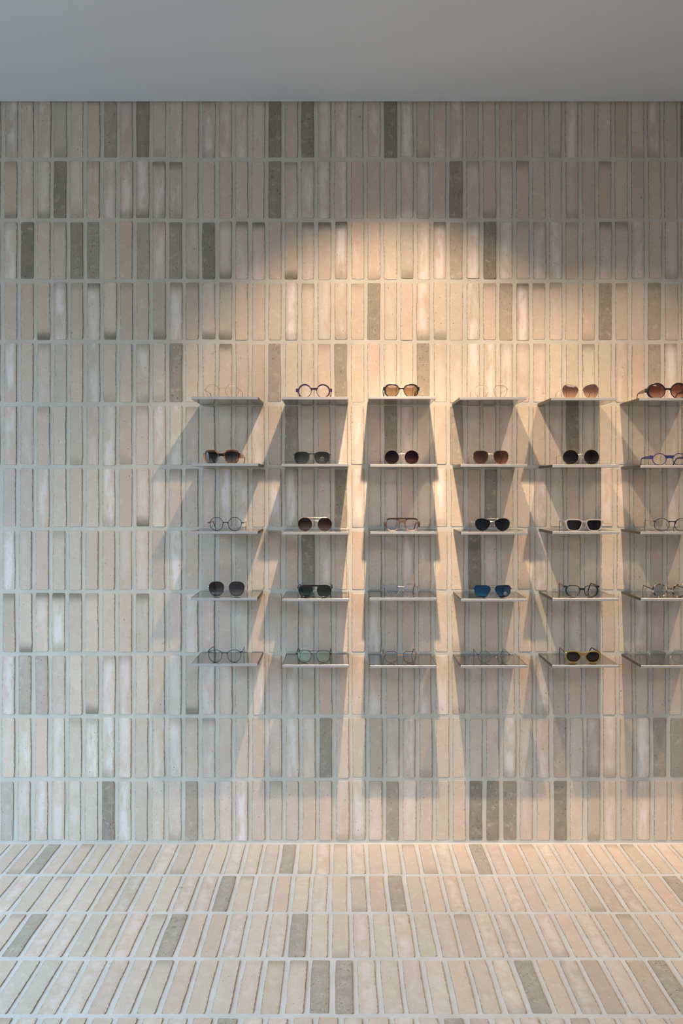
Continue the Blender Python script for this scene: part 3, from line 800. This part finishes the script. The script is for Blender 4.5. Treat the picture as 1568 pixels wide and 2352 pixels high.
# top shelf row
G(0, 0, 509.7, E, 'thin rose gold octagonal eyeglasses with clear lenses', dict(pd=72.5, w=49, h=47, shape='oct', wire=.75, fm=m['rose'], lm=L['clear'], bridge=(10, 0.5), end=4.5, el=4, eh=1.6, th=(1.4, 1.4), tt=1.2, tipm=m['dkbrown'], pads=True))
G(0, 1, 720.8, E, 'thick deep purple round eyeglasses with round end tabs', dict(pd=65.8, w=43.7, h=43.7, shape='round', rim=(6, 5.2, 1.9, 2), fm=m['purple'], lm=L['clear'], bridge=(13.5, 5), end=4.6, el=6.0, eh=11.5, tm=m['taupe'], th=(8, 4), tt=2.5, tipm=m['dkbrown']))
G(0, 2, 921.6, S_, 'oversized black upswept sunglasses with light brown lenses', dict(pd=67.8, w=48, h=42.5, shape='cat', rim=(5.4, 5.6, 2.4, 2), fm=m['black'], lm=L['brown'], bridge=(12, 7), end=9, el=2.4, eh=13, th=(6, 4), tt=3))
G(0, 3, 1127.4, E, 'thin gold panto eyeglasses with arched bridge', dict(pd=69.6, w=50, h=45, shape='panto', wire=.7, fm=m['gold'], lm=L['clear'], bridge=(9, 2.0), end=10, el=3, eh=1.8, th=(1.2, 1.2), tt=1.1, pads=True))
G(0, 4, 1332.9, S_, 'large gold butterfly sunglasses with purple to pink lenses', dict(pd=73.8, w=57, h=51, shape='butterfly', wire=.75, fm=m['gold'], lm=L['pinkgrad'], bridge=(11, -1.5), end=8, el=3, eh=2.0, th=(1.6, 1.6), tt=1.2, tipm=m['dkbrown'], pads=True, yaw=-.04))
G(0, 5, 1533.2, S_, 'big round black sunglasses with brown gradient lenses', dict(pd=79, w=56, h=51, shape='round', rim=(6, 8, 2.6, 2.5), fm=m['black'], lm=L['browngrad'], bridge=(12, 5.2), end=3, el=3, eh=15, tm=m['tort2'], th=(14, 4.5), tt=3, yaw=-.05))
# second row
G(1, 0, 508.3, S_, 'chunky amber tortoise square sunglasses with dark bridge', dict(pd=71, w=47.5, h=42, shape='hexsq', rim=(6, 6, 3, 2.4), dep=5, fm=m['tort'], lm=L['greygrad'], bridge=(14.5, 4.5), bm=m['black'], end=6, el=1.2, eh=18, tm=m['taupe'], th=(18, 5), tt=3, tipm=m['dkbrown'], yaw=-.08))
G(1, 1, 715.9, S_, 'slim dark grey sunglasses with silver flash lenses and lens mark', dict(pd=73.8, w=54, h=42.5, shape='rsquare', rim=(2.0, 1.8, 1.8, 1.6), dep=2.6, fm=m['gun'], lm=L['mirrorgrey'], bridge=(17, 13.5), end=13, el=4, eh=4, th=(3.5, 3), tt=1.6, tipm=m['black'], sticker=(38, -4, 7.5)))
G(1, 2, 922.4, S_, 'round gold rimmed sunglasses with purple black lenses', dict(pd=73.3, w=52, h=50.5, shape='round', wire=.7, fm=m['gold'], lm=L['purpgrad'], bridge=(11, 2.5), end=12, el=4, eh=2.5, th=(1.6, 2.4), tt=1.3, tipm=m['black'], pads=True))
G(1, 3, 1127.0, S_, 'soft square pale gold sunglasses with brown lenses', dict(pd=74, w=55, h=49, shape='rsquare', wire=1.05, fm=m['gold'], lm=L['brown2'], bridge=(11, 2.0), end=6, el=3.5, eh=2.0, th=(1.4, 1.6), tt=1.2, tipm=m['dkbrown'], pads=True))
G(1, 4, 1334.2, S_, 'round gold wire sunglasses with near black lenses', dict(pd=76, w=56.5, h=54, shape='round', wire=.95, fm=m['gold'], lm=L['darkgrad'], bridge=(8, 3.5), end=6, el=3.5, eh=3, th=(1.8, 2.6), tt=1.4, tipm=m['black'], pads=True, yaw=-.05))
G(1, 5, 1537.0, E, 'navy eyeglasses with oval lenses set in a flat bar', dict(pd=71.5, w=46, h=40.5, shape='round', rim=(2.2, 2.4, 2.2, 2.2), fm=m['navy'], lm=L['clear'], bridge=(14.5, 4.5), dip=0, end=7.5, el=10, eh=14, th=(11, 5), tt=2.6, yaw=-.05))
# middle row
G(2, 0, 517.8, E, 'thin black round eyeglasses with pinched side tabs', dict(pd=67.4, w=47, h=46.5, shape='oct', rim=(1.6, 1.6, 1.8, 1.6), dep=2.4, fm=m['blackm'], lm=L['clear'], bridge=(8, 4.5), end=4.5, el=8, eh=3.6, tm=m['brownm'], th=(2.2, 2.6), tt=1.5, tipm=m['black']))
G(2, 1, 722.9, S_, 'round gold double bridge sunglasses with red brown lenses', dict(pd=73, w=52.5, h=50, shape='round', wire=.6, fm=m['gold'], lm=L['redbrown'], bridge=(12, 0.5), bars=[(25.2, 44, .65)], end=5.5, el=4, eh=2.6, th=(1.6, 2.4), tt=1.3, tipm=m['black'], pads=True))
G(2, 2, 923.3, E, 'flat topped brown layered eyeglasses with pale pink lower rims', dict(pd=69.5, w=46, h=41, shape='flatround', rim=(5.8, 4, 2.6, 2.4), dep=4, fm=m['avi'], lm=L['blue_clear'], bridge=(19, 9), dip=0, bars=[(23.6, 47, (5.4, 4.4))], end=3, el=3, eh=20, th=(6, 4.5), tt=2.6, tm=m['dkbrown']))
G(2, 3, 1130.7, S_, 'silver wire aviator sunglasses with black lenses', dict(pd=72, w=56.5, h=46.5, shape='aviator', wire=.85, fm=m['silver'], lm=L['black'], bridge=(10.5, 1.2), bars=[(21.5, 22, .6)], end=9, el=5, eh=2.6, th=(1.8, 3), tt=1.4, tipm=m['gun'], pads=True))
G(2, 4, 1341.3, S_, 'pale mauve square sunglasses with dark green lenses', dict(pd=71.8, w=53, h=37, shape='square', rim=(4, 4, 2.8, 2.7), dep=3.8, fm=m['mauve'], lm=L['dgreen'], bridge=(17, 11), end=13, el=3.5, eh=9.5, th=(9, 3), tt=2.2, tipm=m['dkbrown'], pads=True, yaw=-.06))
G(2, 5, 1542.6, E, 'thin blue black round eyeglasses with gold temples', dict(pd=72, w=51, h=44.5, shape='round', rim=(2, 2, 2, 1.6), dep=2.2, fm=m['blueb'], lm=L['clear'], bridge=(13, 10.8), dip=0, end=13, el=4.5, eh=3.6, tm=m['gold'], th=(1.8, 2.6), tt=1.5, tipm=m['dkbrown'], pads=True, yaw=-.04))
# fourth row
G(3, 0, 519.9, S_, 'black rimmed round sunglasses with silver bridge', dict(pd=74.8, w=55, h=52.5, shape='panto', wire=1.15, fm=m['blackm'], lm=L['greyviolet'], bridge=(8, 0.3), bm=m['silver'], end=8, el=2.5, eh=3.6, endm=m['silver'], tm=m['gold'], th=(1.8, 2.6), tt=1.5, tipm=m['black'], pads=True, setback=.034))
G(3, 1, 723.1, S_, 'black flat top keyhole sunglasses with small silver rivets', dict(pd=67.9, w=48.5, h=40.5, shape='panto', rim=(3.2, 3.2, 2.6, 2.6), dep=4, fm=m['black'], lm=L['blackgreen'], bridge=(22.5, 18), dip=0, bars=[(20.5, 40, (5.0, 4))], end=13, el=4, eh=6.5, th=(5.5, 4), tt=2.6, rivets=True))
G(3, 2, 921.7, E, 'silver octagonal eyeglasses with dark inner rims', dict(pd=66.8, w=49, h=45, shape='oct', wire=1.25, fm=m['silver'], lm=L['blue_clear'], bridge=(12.5, 0.4), end=11, el=6, eh=4.2, th=(2, 3), tt=1.5, tipm=m['black'], pads=True))
G(3, 3, 1131.2, S_, 'black wire sunglasses with blue mirror lenses', dict(pd=75, w=57.5, h=43, shape='navigator', wire=1.0, fm=m['blackm'], lm=L['blue'], bridge=(13.5, 0.6), bars=[(20.8, 18, .5)], end=10, el=4, eh=3, th=(2.4, 3.6), tt=1.6, tipm=m['black'], pads=True, padm=m['silver'], sticker=(46, -8, 5.2)))
G(3, 4, 1336.0, E, 'dark green eyeglasses with thick side rims and flat brow', dict(pd=64.5, w=44.5, h=37.5, shape='flatround', rim=(2.2, 6.2, 2.2, 2.6), dep=4.2, fm=m['green'], lm=L['clear'], bridge=(12.5, 4.2), end=16.5, el=7.5, eh=6.4, tm=m['dkbrown'], th=(6.5, 4.5), tt=2.8, yaw=-.06))
G(3, 5, 1537.6, E, 'black and cream speckled eyeglasses with thin dark bridge', dict(pd=70, w=46.5, h=42, shape='oct', rim=(3, 3.4, 2.8, 2.8), dep=3, fm=m['bw'], lm=L['grey_clear'], bridge=(9, 6.8), dip=0, bm=m['dkbrown'], end=6, el=3, eh=6, tm=m['dkbrown'], th=(4.5, 2.6), tt=1.8, tipm=m['bw'], yaw=-.06))
# bottom row
G(4, 0, 515.9, E, 'thin dark teal panto eyeglasses', dict(pd=69, w=48.5, h=42.5, shape='panto', rim=(1.7, 1.8, 1.6, 1.5), dep=2.2, fm=m['teal'], lm=L['clear'], bridge=(13, 11), dip=.4, end=14.5, el=5, eh=5.5, th=(4.2, 2.4), tt=1.4, setback=.022, pads=True))
G(4, 1, 720.4, E, 'green black double bridge eyeglasses with greenish lenses', dict(pd=69.7, w=50.5, h=43.5, shape='rsquare', wire=1.0, fm=m['dgreen'], lm=L['green_clear'], bridge=(10.5, 0), bars=[(20.8, 27, .95)], end=9, el=4.5, eh=4.5, th=(3, 4), tt=2, tipm=m['black'], pads=True))
G(4, 2, 919.2, E, 'brown eyeglasses with copper bridge and end pieces', dict(pd=68.6, w=47, h=42, shape='flatround', wire=.95, fm=m['brownm'], lm=L['clear'], bridge=(7.5, 0.4), bm=m['copper'], end=9, el=4.5, eh=4.5, endm=m['copper'], th=(2, 3), tt=1.5, tipm=m['dkbrown'], pads=True, setback=.033))
G(4, 3, 1134.1, E, 'very thin dark wire round eyeglasses with pale grey lenses', dict(pd=69, w=47, h=43, shape='round', wire=.5, fm=m['blackm'], lm=L['grey_clear'], bridge=(-1, -1.5), bars=[(21, 34, .45)], end=9, el=4.5, eh=2, th=(1.6, 1.6), tt=1.2, pads=True, setback=.036))
G(4, 4, 1338.7, S_, 'olive yellow sunglasses with dark brown lenses', dict(pd=69.5, w=50.5, h=37, shape='cat', rim=(4.2, 5.2, 3, 2.8), dep=4.2, fm=m['olive'], lm=L['dbrown'], bridge=(17, 6.2), end=14, el=1.5, eh=6.5, tm=m['dkbrown'], th=(5.5, 4), tt=2.8, rivets=True, setback=.034, yaw=-.04))
G(4, 5, 1535.0, E, 'thin silver double bar eyeglasses with pale grey lenses', dict(pd=75, w=56, h=45, shape='rsquare', wire=.5, fm=m['silver'], lm=L['grey_clear'], bridge=(9, 0.8), bars=[(21, 34, .5)], end=8, el=4.5, eh=2, th=(1.4, 1.4), tt=1.1, pads=True, setback=.037, yaw=-.04))
